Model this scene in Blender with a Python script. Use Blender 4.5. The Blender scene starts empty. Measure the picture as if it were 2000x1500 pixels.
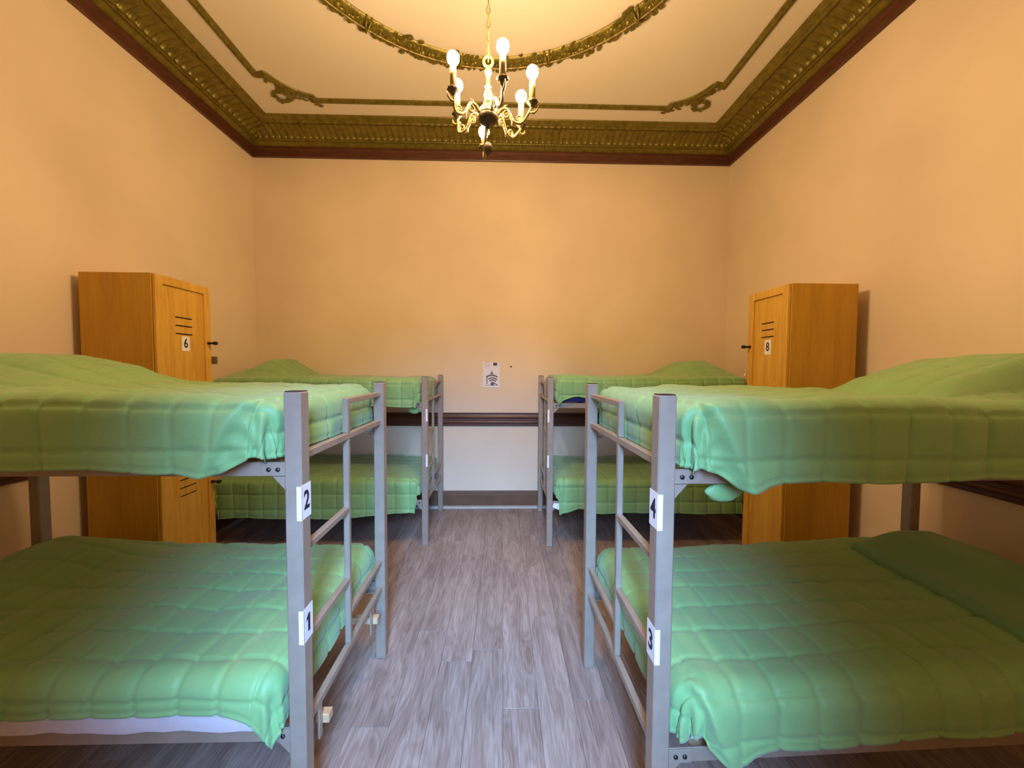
import bpy, math, random
import numpy as np
from mathutils import Matrix, Vector
random.seed(7)
rng = np.random.RandomState(7)
PI = math.pi
sc = bpy.context.scene
COL = sc.collection

# ------------------------------------------------------------------ camera, light, exposure
XL, XR, YF, YB, H = -2.843, 2.640, -0.60, 4.517, 4.274      # room shell
cam_d = bpy.data.cameras.new('camera'); cam = bpy.data.objects.new('camera', cam_d); COL.objects.link(cam)
F_PX = 749.6
cam_d.sensor_fit = 'HORIZONTAL'; cam_d.sensor_width = 36.0; cam_d.lens = 36.0 * F_PX / 2000.0
cam_d.clip_start = 0.02; cam_d.clip_end = 60
_r = Vector((0.99969302, -0.02417085, 0.00544316)); _u = Vector((-0.00446588, 0.04030355, 0.9991775)); _f = Vector((0.02437035, 0.99889509, -0.04018323))
cam.matrix_world = Matrix(((_r.x, _u.x, -_f.x, 0), (_r.y, _u.y, -_f.y, 0), (_r.z, _u.z, -_f.z, 1.65), (0, 0, 0, 1)))
sc.camera = cam

world = bpy.data.worlds.new('world'); sc.world = world; world.use_nodes = True
world.node_tree.nodes['Background'].inputs[0].default_value = (0.45, 0.62, 1.0, 1)
world.node_tree.nodes['Background'].inputs[1].default_value = 0.25

DAY_COLOR, DAY_POWER = (0.25, 0.52, 1.0), 49.0
ld = bpy.data.lights.new('window_daylight', 'AREA'); ld.shape = 'RECTANGLE'; ld.size = 0.42; ld.size_y = 1.4
ld.color = DAY_COLOR; ld.energy = DAY_POWER; ld.spread = math.radians(58)
lo = bpy.data.objects.new('window_daylight', ld); COL.objects.link(lo)
lo.location = (0.03, -0.72, 2.05); lo.rotation_euler = (math.radians(90 - 31), 0, math.radians(3.5))

BULB_COLOR, BULB_STRENGTH = (1.0, 0.68, 0.34), 810.0

sc.view_settings.view_transform = 'Standard'; sc.view_settings.look = 'None'
sc.view_settings.gamma = 1.0; sc.view_settings.use_curve_mapping = False
sc.view_settings.exposure = 0.0

# ------------------------------------------------------------------ helpers
class MB:
    """collects simple solids into one mesh"""
    def __init__(self): self.v = []; self.f = []; self.s = []
    def add(self, V, F, smooth=False):
        o = len(self.v); self.v += [tuple(map(float, p)) for p in V]
        for f in F: self.f.append([i + o for i in f]); self.s.append(smooth)
        return self
    def box(self, lo, hi, c=0.0):
        (x0, y0, z0), (x1, y1, z1) = lo, hi
        if c <= 0:
            V = [(x, y, z) for z in (z0, z1) for x, y in ((x0, y0), (x1, y0), (x1, y1), (x0, y1))]
            return self.add(V, [(3, 2, 1, 0), (4, 5, 6, 7), (0, 1, 5, 4), (1, 2, 6, 5), (2, 3, 7, 6), (3, 0, 4, 7)])
        V = []; idx = {}
        X, Y, Z = (x0, x1), (y0, y1), (z0, z1); sg = (1, -1)
        for i in (0, 1):
            for j in (0, 1):
                for k in (0, 1):
                    a, b, d = X[i], Y[j], Z[k]; ci, cj, ck = c * sg[i], c * sg[j], c * sg[k]
                    for ax, p in (('x', (a, b + cj, d + ck)), ('y', (a + ci, b, d + ck)), ('z', (a + ci, b + cj, d))):
                        idx[i, j, k, ax] = len(V); V.append(p)
        I = lambda i, j, k, ax: idx[i, j, k, ax]
        Fc = []
        for s in (0, 1):
            q = [I(s, 0, 0, 'x'), I(s, 1, 0, 'x'), I(s, 1, 1, 'x'), I(s, 0, 1, 'x')]; Fc.append(q if s else q[::-1])
            q = [I(0, s, 0, 'y'), I(0, s, 1, 'y'), I(1, s, 1, 'y'), I(1, s, 0, 'y')]; Fc.append(q if s else q[::-1])
            q = [I(0, 0, s, 'z'), I(1, 0, s, 'z'), I(1, 1, s, 'z'), I(0, 1, s, 'z')]; Fc.append(q if s else q[::-1])
        for a in (0, 1):
            for b in (0, 1):
                Fc.append([I(a, b, 0, 'x'), I(a, b, 0, 'y'), I(a, b, 1, 'y'), I(a, b, 1, 'x')])
                Fc.append([I(a, 0, b, 'x'), I(a, 0, b, 'z'), I(a, 1, b, 'z'), I(a, 1, b, 'x')])
                Fc.append([I(0, a, b, 'y'), I(0, a, b, 'z'), I(1, a, b, 'z'), I(1, a, b, 'y')])
                for k in (0, 1): Fc.append([I(a, b, k, 'x'), I(a, b, k, 'y'), I(a, b, k, 'z')])
        ctr = np.array([(x0 + x1) / 2, (y0 + y1) / 2, (z0 + z1) / 2]); out = []
        for f in Fc:
            p = [np.array(V[i]) for i in f]; n = np.cross(p[1] - p[0], p[2] - p[0])
            out.append(f if n @ (sum(p) / len(p) - ctr) >= 0 else f[::-1])
        return self.add(V, out)
    def tube(self, path, rad, n=8, cap=True):
        P = np.array(path, float); m = len(P)
        R = np.full(m, rad) if np.isscalar(rad) else np.array(rad, float)
        T = np.gradient(P, axis=0); T /= np.linalg.norm(T, axis=1)[:, None] + 1e-12
        up = np.array([0, 0, 1.0]) if abs(T[0][2]) < .9 else np.array([1.0, 0, 0])
        V = []; a = np.cross(T[0], up); a /= np.linalg.norm(a)
        for i in range(m):
            a = a - T[i] * (a @ T[i]); a /= np.linalg.norm(a) + 1e-12; b = np.cross(T[i], a)
            for k in range(n):
                t = 2 * PI * k / n; V.append(P[i] + R[i] * (math.cos(t) * a + math.sin(t) * b))
        Fc = [(i * n + k, i * n + (k + 1) % n, (i + 1) * n + (k + 1) % n, (i + 1) * n + k) for i in range(m - 1) for k in range(n)]
        if cap: Fc += [tuple(range(n))[::-1], tuple((m - 1) * n + k for k in range(n))]
        return self.add(V, Fc, True)
    def lathe(self, prof, n=20, c=(0, 0, 0), flute=0, fa=0.0):
        V = []; m = len(prof)
        for r, z in prof:
            for k in range(n):
                t = 2 * PI * k / n; rr = r * (1 + fa * math.cos(flute * t)) if flute else r
                V.append((c[0] + rr * math.cos(t), c[1] + rr * math.sin(t), c[2] + z))
        Fc = [(i * n + k, i * n + (k + 1) % n, (i + 1) * n + (k + 1) % n, (i + 1) * n + k) for i in range(m - 1) for k in range(n)]
        Fc += [tuple(range(n))[::-1], tuple((m - 1) * n + k for k in range(n))]
        return self.add(V, Fc, True)
    def prism(self, poly, d0, d1, axes):
        """poly of 2-D points extruded from d0 to d1; axes = (origin, a, b, n)"""
        o, a, b, n = [np.array(t, float) for t in axes]; m = len(poly)
        V = [o + a * p[0] + b * p[1] + n * d for d in (d0, d1) for p in poly]
        Fc = [tuple(range(m))[::-1], tuple(range(m, 2 * m))] + [(i, (i + 1) % m, m + (i + 1) % m, m + i) for i in range(m)]
        return self.add(V, Fc)
    def grid(self, G, smooth=True, close=False):
        n, m = G.shape[:2]; idx = np.arange(n * m).reshape(n, m)
        q = np.stack([idx[:-1, :-1], idx[1:, :-1], idx[1:, 1:], idx[:-1, 1:]], -1).reshape(-1, 4)
        return self.add(G.reshape(-1, 3), q.tolist(), smooth)
    def build(self, name, mat, parent=None, flip=False):
        me = bpy.data.meshes.new(name)
        me.from_pydata(self.v, [], [f[::-1] for f in self.f] if flip else self.f)
        me.polygons.foreach_set('use_smooth', self.s); me.materials.append(mat); me.update()
        return link(name, me, parent)

def link(name, me, parent=None):
    o = bpy.data.objects.new(name, me); COL.objects.link(o)
    if parent is not None: o.parent = parent
    return o
def empty(name, loc, rz=0.0):
    o = bpy.data.objects.new(name, None); COL.objects.link(o); o.location = loc; o.rotation_euler = (0, 0, rz)
    o.empty_display_size = .1
    return o
def tag(o, label, cat, group=None):
    o['label'] = label; o['category'] = cat
    if group: o['group'] = group
    return o
def struct(o, label=None):
    o['kind'] = 'structure'
    if label: o['label'] = label
    return o

# ------------------------------------------------------------------ materials
def mat(name, color, rough=.5, metal=0.0, var=.0, scale=8.0, bump=0.0, bscale=60.0, emit=None, spec=.5, stretch=None, dark=None, sheen=0):
    m = bpy.data.materials.new(name); m.use_nodes = True; nt = m.node_tree; N = nt.nodes; L = nt.links
    b = N['Principled BSDF']; b.inputs['Roughness'].default_value = rough; b.inputs['Metallic'].default_value = metal
    b.inputs['Specular IOR Level'].default_value = spec
    b.inputs['Base Color'].default_value = (*color, 1)
    if sheen: b.inputs['Sheen Weight'].default_value = sheen
    if emit:
        b.inputs['Emission Color'].default_value = (*emit[0], 1); b.inputs['Emission Strength'].default_value = emit[1]
    if var or bump:
        tc = N.new('ShaderNodeTexCoord'); mp = N.new('ShaderNodeMapping'); L.new(tc.outputs['Object'], mp.inputs[0])
        if stretch: mp.inputs['Scale'].default_value = stretch
    if var:
        nz = N.new('ShaderNodeTexNoise'); nz.inputs['Scale'].default_value = scale; nz.inputs['Detail'].default_value = 6
        L.new(mp.outputs[0], nz.inputs['Vector'])
        rp = N.new('ShaderNodeValToRGB'); L.new(nz.outputs[0], rp.inputs[0])
        d = dark or tuple(c * (1 - var) for c in color); hi = tuple(min(1, c * (1 + var * .6)) for c in color)
        rp.color_ramp.elements[0].position = .3; rp.color_ramp.elements[0].color = (*d, 1)
        rp.color_ramp.elements[1].position = .72; rp.color_ramp.elements[1].color = (*hi, 1)
        L.new(rp.outputs[0], b.inputs['Base Color'])
    if bump:
        n2 = N.new('ShaderNodeTexNoise'); n2.inputs['Scale'].default_value = bscale; n2.inputs['Detail'].default_value = 4
        L.new(mp.outputs[0], n2.inputs['Vector'])
        bp = N.new('ShaderNodeBump'); bp.inputs['Strength'].default_value = bump; bp.inputs['Distance'].default_value = .01
        L.new(n2.outputs[0], bp.inputs['Height']); L.new(bp.outputs[0], b.inputs['Normal'])
    return m

def wood_mat(name, c0, c1, c2, rough, stretch, ring=2.2, rnd=False, rings=.5, spec=.5):
    """grain: stretched noise distorted into rings plus fine fibres"""
    m = bpy.data.materials.new(name); m.use_nodes = True; nt = m.node_tree; N = nt.nodes; L = nt.links
    b = N['Principled BSDF']; b.inputs['Roughness'].default_value = rough; b.inputs['Specular IOR Level'].default_value = spec
    tc = N.new('ShaderNodeTexCoord'); vec = tc.outputs['Object']
    if rnd:
        oi = N.new('ShaderNodeObjectInfo'); ml = N.new('ShaderNodeVectorMath'); ml.operation = 'SCALE'
        ml.inputs[0].default_value = (37.0, 91.0, 53.0); L.new(oi.outputs['Random'], ml.inputs['Scale'])
        ad = N.new('ShaderNodeVectorMath'); ad.operation = 'ADD'; L.new(vec, ad.inputs[0]); L.new(ml.outputs[0], ad.inputs[1]); vec = ad.outputs[0]
    mp = N.new('ShaderNodeMapping'); mp.inputs['Scale'].default_value = stretch; L.new(vec, mp.inputs[0])
    nz = N.new('ShaderNodeTexNoise'); nz.inputs['Scale'].default_value = ring; nz.inputs['Detail'].default_value = 3; nz.inputs['Distortion'].default_value = .6
    L.new(mp.outputs[0], nz.inputs['Vector'])
    mu = N.new('ShaderNodeMath'); mu.operation = 'MULTIPLY'; mu.inputs[1].default_value = 60.0; L.new(nz.outputs[0], mu.inputs[0])
    si = N.new('ShaderNodeMath'); si.operation = 'SINE'; L.new(mu.outputs[0], si.inputs[0])
    fb = N.new('ShaderNodeTexNoise'); fb.inputs['Scale'].default_value = ring * 14; fb.inputs['Detail'].default_value = 5
    mp2 = N.new('ShaderNodeMapping'); mp2.inputs['Scale'].default_value = tuple(s if s > 1 else s * .35 for s in stretch); L.new(vec, mp2.inputs[0])
    L.new(mp2.outputs[0], fb.inputs['Vector'])
    s1 = N.new('ShaderNodeMath'); s1.operation = 'MULTIPLY_ADD'; s1.inputs[1].default_value = .12 * rings; s1.inputs[2].default_value = 0.0; L.new(si.outputs[0], s1.inputs[0])
    s2 = N.new('ShaderNodeMath'); s2.operation = 'ADD'; L.new(s1.outputs[0], s2.inputs[0]); L.new(fb.outputs[0], s2.inputs[1])
    s3 = N.new('ShaderNodeMath'); s3.operation = 'MULTIPLY_ADD'; s3.inputs[1].default_value = .7; L.new(nz.outputs[0], s3.inputs[0])
    hf = N.new('ShaderNodeMath'); hf.operation = 'MULTIPLY'; hf.inputs[1].default_value = .6; L.new(s2.outputs[0], hf.inputs[0]); L.new(hf.outputs[0], s3.inputs[2])
    rp = N.new('ShaderNodeValToRGB'); L.new(s3.outputs[0], rp.inputs[0])
    e = rp.color_ramp.elements; e[0].position = .42; e[0].color = (*c0, 1); e[1].position = .86; e[1].color = (*c2, 1)
    k = e.new(.64); k.color = (*c1, 1)
    out = rp.outputs[0]
    if rnd:
        hs = N.new('ShaderNodeHueSaturation'); mr = N.new('ShaderNodeMapRange'); L.new(oi.outputs['Random'], mr.inputs[0])
        mr.inputs[3].default_value = .90; mr.inputs[4].default_value = 1.09; L.new(mr.outputs[0], hs.inputs['Value']); L.new(out, hs.inputs['Color']); out = hs.outputs[0]
    L.new(out, b.inputs['Base Color'])
    return m

M = {}
M['wall'] = mat('peach_plaster', (.79, .64, .47), .75, var=.07, scale=1.3, bump=.05, bscale=35, spec=.3)
M['ceiling'] = mat('cream_ceiling_paint', (.78, .68, .55), .8, var=.04, scale=1.0, bump=.03, bscale=30, spec=.2)
M['gold'] = mat('old_gilt_plaster', (.20, .150, .018), .30, metal=.40, var=.35, scale=22, bump=.25, bscale=120)
M['darkwood'] = mat('dark_red_stained_wood', (.105, .032, .015), .38, var=.35, scale=9, stretch=(1, 1, 6))
M['base'] = mat('brown_painted_skirting', (.15, .080, .045), .6, var=.2, scale=6, spec=.25)
M['round'] = mat('grey_floor_bead', (.42, .40, .34), .5, var=.1)
M['plank'] = wood_mat('grey_oak_laminate', (.20, .140, .110), (.305, .225, .185), (.425, .33, .275), .38, (6.6, .95, 1.0), ring=1.5, rnd=True, rings=.85, spec=.45)
M['subfloor'] = mat('dark_floor_joint', (.06, .045, .035), .8)
M['metal'] = mat('grey_bed_paint', (.36, .28, .215), .38, metal=.25, var=.10, scale=14, bump=.04, bscale=90)
M['bolt'] = mat('dark_steel_bolt', (.06, .06, .07), .35, metal=.8)
M['quilt'] = mat('green_quilt_satin', (.230, .44, .172), .50, var=.06, scale=5, bump=.12, bscale=46, sheen=.25, spec=.35)
M['quilt2'] = mat('green_quilt_back', (.17, .36, .17), .55, var=.08, scale=5, bump=.12, bscale=46, sheen=.25, spec=.35)
M['matt'] = mat('white_mattress_cover', (.72, .66, .70), .7, var=.05, bump=.15, bscale=30)
M['navy'] = mat('navy_mattress_cover', (.02, .03, .16), .7, var=.2, bump=.15, bscale=30)
M['locker'] = wood_mat('honey_pine', (.44, .215, .007), (.53, .27, .012), (.59, .31, .018), .45, (5.5, 5.5, .55), ring=1.6, rings=.5)
M['lockdoor'] = wood_mat('golden_pine', (.52, .26, .024), (.63, .345, .044), (.70, .41, .065), .42, (5.0, 5.0, .5), ring=2.0, rings=.8)
M['slot_shade'] = mat('dark_vent_shade', (.03, .012, .005), .8)
M['black'] = mat('black_metal', (.015, .013, .012), .35, metal=.4)
M['hasp'] = mat('grey_hasp_steel', (.20, .19, .15), .4, metal=.7)
M['chrome'] = mat('chrome', (.75, .75, .75), .15, metal=1.0)
M['paper'] = mat('white_paper', (.80, .79, .82), .6, var=.03, scale=30)
M['ink'] = mat('dark_ink', (.012, .012, .03), .5)
M['inkgrey'] = mat('grey_print', (.13, .12, .15), .6)
M['inkpale'] = mat('pale_lilac_print', (.52, .44, .54), .6)
M['inkbrown'] = mat('dark_maroon_print', (.10, .03, .04), .6)
M['ply'] = wood_mat('pale_plywood', (.45, .27, .13), (.56, .36, .19), (.65, .45, .26), .6, (3, 3, 3))
M['brass'] = mat('cream_antique_brass', (.40, .29, .10), .42, metal=.35, var=.35, scale=40, bump=.2, bscale=90, dark=(.10, .06, .018))
M['patina'] = mat('dark_bronze_patina', (.10, .075, .04), .45, metal=.6, var=.4, scale=50, bump=.25, bscale=120)
M['candle'] = mat('ivory_candle_sleeve', (.36, .22, .07), .5, var=.1, scale=30)
M['chain'] = mat('brown_chain', (.22, .12, .05), .4, metal=.6)
M['bulb'] = mat('lit_bulb', (1, .9, .7), .3, emit=(BULB_COLOR, BULB_STRENGTH))
M['plastic'] = mat('brown_wall_plug', (.12, .07, .05), .5)

# ------------------------------------------------------------------ room shell
T = .16
struct(MB().box((XL - T, YF - 1.2, -.1), (XR + T, YB + T, -.0125)).build('floor', M['subfloor']))
FLOOR = bpy.data.objects['floor']
struct(MB().box((XL - T, YF - 1.2, H), (XR + T, YB + T, H + .12)).build('ceiling', M['ceiling']))
struct(MB().box((XL, YB, 0), (XR, YB + T, H)).build('wall_back', M['wall']), 'peach plaster end wall with a brown chair rail')
struct(MB().box((XL - T, YF - 1.2, 0), (XL, YB + T, H)).build('wall_left', M['wall']))
struct(MB().box((XR, YF - 1.2, 0), (XR + T, YB + T, H)).build('wall_right', M['wall']))
# front wall behind the camera with one tall opening to daylight
OX0, OX1, OZ = -.42, .40, 3.0
fw = MB().box((XL, YF - .45, 0), (OX0, YF, H)).box((OX1, YF - .45, 0), (XR, YF, H)).box((OX0, YF - .45, OZ), (OX1, YF, H))
struct(fw.build('wall_front', M['wall']))
fr = MB()
fr.box((OX0, YF - .10, 0), (OX0 + .05, YF - .04, OZ), .004).box((OX1 - .05, YF - .10, 0), (OX1, YF - .04, OZ), .004).box((OX0, YF - .10, OZ - .05), (OX1, YF - .04, OZ), .004)
struct(fr.build('window_1', M['darkwood']))

# planks
PW, PL = .175, 1.25
k0 = math.floor((XL + .167) / PW)
x = -.167 + k0 * PW; col = 0
while x < XR:
    xa, xb = max(x, XL), min(x + PW, XR)
    off = (col * .517 + (.13 if col % 3 else .41)) % 1.0 * PL
    # the column whose end joint shows in the aisle
    if abs(x + .167) < .01: off = (2.195 - YF) % PL
    if abs(x - (-.167 + PW * 2)) < .01: off = (2.49 - YF) % PL
    y = YF - PL + off
    while y < YB:
        ya, yb = max(y, YF), min(y + PL, YB)
        if xb - xa > .012 and yb - ya > .02:
            g = .0006
            p = MB().box((-(xb - xa) / 2 + g, -(yb - ya) / 2 + g, -.0122), ((xb - xa) / 2 - g, (yb - ya) / 2 - g, 0), .0005).build('plank', M['plank'], FLOOR)
            p.location = ((xa + xb) / 2, (ya + yb) / 2, 0)
        y += PL
    x += PW; col += 1

# mitred sweeps along the walls -------------------------------------------------
def wall_frame(side, o, s):
    """point at distance o from the wall, coordinate s along it"""
    if side == 'back': return np.stack([s, np.full_like(s, YB) - o], -1)
    if side == 'front': return np.stack([s, np.full_like(s, YF) + o], -1)
    if side == 'left': return np.stack([np.full_like(s, XL) + o, s], -1)
    return np.stack([np.full_like(s, XR) - o, s], -1)
def span(side): return (XL, XR) if side in ('back', 'front') else (YF, YB)
FLIP = {'back': True, 'front': False, 'left': True, 'right': False}
def sweep(side, prof, name, m, n=2, relief=None, parent=None, ends=None, smooth=False):
    a, b = span(side)
    ga, gb = ends or (a, b)
    s = np.linspace(ga, gb, n); rows = []
    for i, (o, z) in enumerate(prof):
        ss = np.clip(s, a + o, b - o); oo = np.full_like(s, o); zz = np.full_like(s, z)
        if relief:
            do, dz = relief(i, ss); oo = oo + do; zz = zz + dz
        xy = wall_frame(side, oo, ss); rows.append(np.concatenate([xy, zz[:, None]], 1))
    mb = MB(); mb.grid(np.array(rows), smooth)
    return mb.build(name, m, parent, flip=FLIP[side])

SIDES = ('back', 'left', 'right', 'front')
# gilt cornice: fillet, bead row, fluted cove, dentils, fillet
prof = [(.030, 4.132), (.046, 4.134), (.066, 4.152), (.078, 4.166), (.088, 4.166), (.098, 4.162), (.106, 4.168), (.112, 4.176)]
for k in range(9):
    t = k / 8 * PI / 2
    prof.append((.118 + .175 * (1 - math.cos(t)), 4.178 + .060 * math.sin(t)))
prof += [(.297, 4.232), (.306, 4.230), (.314, 4.236), (.322, 4.246), (.336, 4.244), (.345, 4.252), (.352, 4.258), (.378, 4.258), (.381, 4.276)]
def cornice_relief(i, s):
    if i in (4, 5):      # bead row
        d = .007 * np.abs(np.sin(PI * s / .036)); return d, -d
    if 8 <= i <= 15:     # flutes of the cove, rounded tongues with dark gaps
        ph = (s / .068) % 1.0; d = .019 * np.sqrt(np.clip(1 - (2 * ph - 1) ** 2, 0, 1)) * (1.0 if i < 14 else .55)
        return d, -d * (1.15 if i < 11 else .8)
    if i in (17, 18):    # small dentils above the flutes
        d = .007 * (((s / .068) % 1.0) > .45); return d, -d
    return np.zeros_like(s), np.zeros_like(s)
TN = 1
for sd in SIDES:
    a, b = span(sd)
    cor = struct(sweep(sd, prof, 'trim_%d' % TN, M['gold'], int((b - a) / .0085), cornice_relief, smooth=True)); TN += 1
    cor['label'] = 'fluted gilt plaster cornice along the %s wall' % sd
    # carved leaf bands that wrap the cove at intervals
    nb = 4 if sd in ('back', 'front') else 3
    for k in range(nb):
        c = a + (b - a) * (k + .5) / nb + (.12 if sd == 'left' else 0)
        rows = []
        ss = np.linspace(c - .045, c + .045, 9)
        for i in range(7, 19):
            o, z = prof[i]; e = (ss - c) / .045; t = (i - 7) / 11
            d = .018 * np.sqrt(np.clip(1 - e ** 2, 0, 1)) * (.8 + .4 * math.sin(t * PI * 5) ** 2) + .002 * np.cos(e * 9)
            rows.append(np.concatenate([wall_frame(sd, np.full_like(ss, o) + d, ss + .01 * math.sin(t * 9)), (z - d)[:, None]], 1))
        MB().grid(np.array(rows)).build('leaf_band', M['gold'], cor, flip=FLIP[sd])
# dark wood picture rail under the cornice
for sd in SIDES:
    struct(sweep(sd, [(0, 4.022), (.020, 4.022), (.024, 4.030), (.026, 4.05), (.029, 4.09), (.034, 4.115), (.034, 4.134), (0, 4.134)], 'trim_%d' % TN, M['darkwood'])); TN += 1
# chair rail
for sd in SIDES:
    if sd == 'front': continue
    struct(sweep(sd, [(0, .972), (.014, .972), (.018, .978), (.018, 1.000), (.026, 1.006), (.030, 1.018), (.026, 1.030), (.020, 1.034), (.020, 1.060), (.030, 1.068), (.034, 1.082), (.026, 1.098), (.022, 1.112), (.030, 1.120), (.030, 1.129), (0, 1.129)], 'trim_%d' % TN, M['darkwood'])); TN += 1
for sd in SIDES:
    if sd == 'front': continue
    bb = struct(sweep(sd, [(0.022, .0), (.022, .15), (.018, .165), (.016, .18), (.012, .19), (.008, .199), (0, .199)], 'baseboard_' + sd, M['base']))
    sweep(sd, [(.052, 0), (.050, .012), (.042, .022), (.022, .026)], 'floor_bead', M['round'], parent=bb, smooth=True)

# ceiling mouldings --------------------------------------------------------------
CX, CY = -.098, 1.955
def rope(path, w, h, name, m, parent=None, pitch=.03, z=H, amp=.006):
    """flat moulding with a beaded crown following a ceiling path"""
    P = np.array(path, float); seg = np.linalg.norm(np.diff(P, axis=0), axis=1); cum = np.concatenate([[0], np.cumsum(seg)])
    n = max(2, int(cum[-1] / (pitch / 6))); s = np.union1d(np.linspace(0, cum[-1], n), cum)
    Q = np.stack([np.interp(s, cum, P[:, 0]), np.interp(s, cum, P[:, 1])], -1)
    Tn = np.zeros_like(Q)
    d = np.diff(P, axis=0) / seg[:, None]
    for i, si in enumerate(s):
        k = min(max(np.searchsorted(cum, si, 'right') - 1, 0), len(seg) - 1)
        t = d[k]
        j = np.where(np.abs(cum - si) < 1e-9)[0]
        if len(j) and 0 < j[0] < len(seg): t = d[j[0] - 1] + d[j[0]]; t = t / (np.linalg.norm(t) + 1e-9); t = t / max(.5, abs(t @ d[k]))
        Tn[i] = t
    Nn = np.stack([-Tn[:, 1], Tn[:, 0]], -1)
    bead = np.abs(np.sin(PI * s / pitch)); rows = []
    for a, b, r in ((-.5, 0, 0), (-.5, .45, 0), (-.38, .6, 0), (-.26, .5, .4), (-.12, .9, 1), (0, 1, 1), (.12, .9, 1), (.26, .5, .4), (.38, .6, 0), (.5, .45, 0), (.5, 0, 0)):
        rows.append(np.concatenate([Q + Nn * (a * w), (z - b * h - r * amp * bead)[:, None]], 1))
    return MB().grid(np.array(rows)).build(name, m, parent)
def arcpts(p, q, sag, n=12):
    p, q = np.array(p), np.array(q); d = q - p; nn = np.array([-d[1], d[0]]) / np.linalg.norm(d)
    return [tuple(p + d * t + nn * sag * 4 * t * (1 - t)) for t in np.linspace(0, 1, n)]
Xa, Ya = -2.230, 3.925
def corner(sx, sy):
    q = [(Xa, 3.612), (-2.150, 3.590)] + arcpts((-2.140, 3.600), (-1.862, 3.868), .045) + [(-1.852, Ya)]
    return [(CX + (px - CX) * sx, CY + (py - CY) * sy) for px, py in q]
loop = corner(1, 1) + corner(-1, 1)[::-1] + corner(-1, -1) + corner(1, -1)[::-1]
loop.append(loop[0])
fr_o = struct(rope(loop, .062, .022, 'trim_%d' % TN, M['gold'], pitch=.036), 'gilt beaded ceiling frame with notched corners'); TN += 1

def leaf(mb, c, ang, L, W, z, lift):
    ca, sa = math.cos(ang), math.sin(ang)
    P = [(0, 0, 0), (.3 * L, .5 * W, .4), (.3 * L, 0, 1), (.3 * L, -.5 * W, .4), (.7 * L, .42 * W, .6), (.7 * L, 0, 1.1), (.7 * L, -.42 * W, .6), (L, 0, .2)]
    V = [(c[0] + a * ca - b * sa, c[1] + a * sa + b * ca, z - lift * (.35 + .65 * h)) for a, b, h in P]
    mb.add(V, [(0, 1, 2), (0, 2, 3), (1, 4, 5, 2), (2, 5, 6, 3), (4, 7, 5), (5, 7, 6)], True)
# wreath and leaf sprays at the corners of the frame
for sx, sy in ((1, 1), (-1, 1), (1, -1), (-1, -1)):
    mb = MB(); wc = (-2.142, 3.868)
    for k in range(34):
        t = 2 * PI * k / 34; r = .062 + random.uniform(-.012, .014)
        leaf(mb, (wc[0] + r * math.cos(t), wc[1] + r * math.sin(t)), t + PI / 2 + random.uniform(-.9, .9), .05, .032, H, .020)
    for k in range(30):
        t = k / 29; px = -2.19 + .40 * t; py = 3.60 + .36 * t
        bow = .085 * math.sin(t * PI) if .18 < t < .82 else .05 * math.sin(t * PI)
        leaf(mb, (px - .06 * (1 - abs(2 * t - 1)) + random.uniform(-.014, .014), py + .03 + bow * .3 + random.uniform(-.014, .014)), PI / 4 + (0 if t < .5 else PI) + random.uniform(-1, 1), .055, .030, H, .018)
    mb.v = [(CX + (a - CX) * sx, CY + (b - CY) * sy, c) for a, b, c in mb.v]
    mb.build('corner_wreath', M['gold'], fr_o)
# oval garland around the lamp
RG = 1.445; mb = MB()
ring = [(CX + RG * math.cos(2 * PI * k / 180), CY + RG * math.sin(2 * PI * k / 180), H - .056) for k in range(181)]
gar = struct(MB().tube(ring, .007, 6, False).build('trim_%d' % TN, M['brass']), 'gilt leaf garland ring on the ceiling around the chandelier'); TN += 1
for k in range(2300):
    t = random.uniform(0, 2 * PI); side = random.choice((-1, 1)); q = abs(random.gauss(0, .40)); q = min(q, 1.0)
    wv = 1 + .16 * math.sin(26 * t)
    r = RG + side * q * .086 * wv
    leaf(mb, (CX + r * math.cos(t), CY + r * math.sin(t)), t + side * (.35 + random.uniform(-.5, .5)) + (PI / 2) * random.choice((1, .6)), random.uniform(.045, .075), random.uniform(.028, .048), H, random.uniform(.030, .056) * (1.1 - q * .6))
gl = mb.build('garland_leaves', M['gold'], gar); gl['kind'] = 'stuff'
mb0 = MB()
pts = []
for rr, zz in ((RG - .060, H), (RG - .054, H - .012), (RG, H - .034), (RG + .054, H - .012), (RG + .060, H)):
    pts.append([(CX + rr * math.cos(2 * PI * k / 120), CY + rr * math.sin(2 * PI * k / 120), zz) for k in range(121)])
MB().grid(np.array(pts)).build('garland_bed', M['gold'], gar)
for k in range(12):
    t = 2 * PI * (k + .37) / 12; c, s_ = math.cos(t), math.sin(t)
    pth = [(CX + r * c - q * s_, CY + r * s_ + q * c, H - zz) for r, q, zz in ((RG - .068, -.022, .004), (RG - .03, -.012, .060), (RG, 0, .074), (RG + .03, .012, .060), (RG + .068, .022, .004))]
    pth2 = [(CX + r * c + q * s_, CY + r * s_ - q * c, H - zz) for r, q, zz in ((RG - .068, -.022, .004), (RG - .03, -.012, .060), (RG, 0, .074), (RG + .03, .012, .060), (RG + .068, .022, .004))]
    MB().tube(pth, .008, 5).tube(pth2, .008, 5).build('ribbon_tie', M['gold'], gar)

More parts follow.
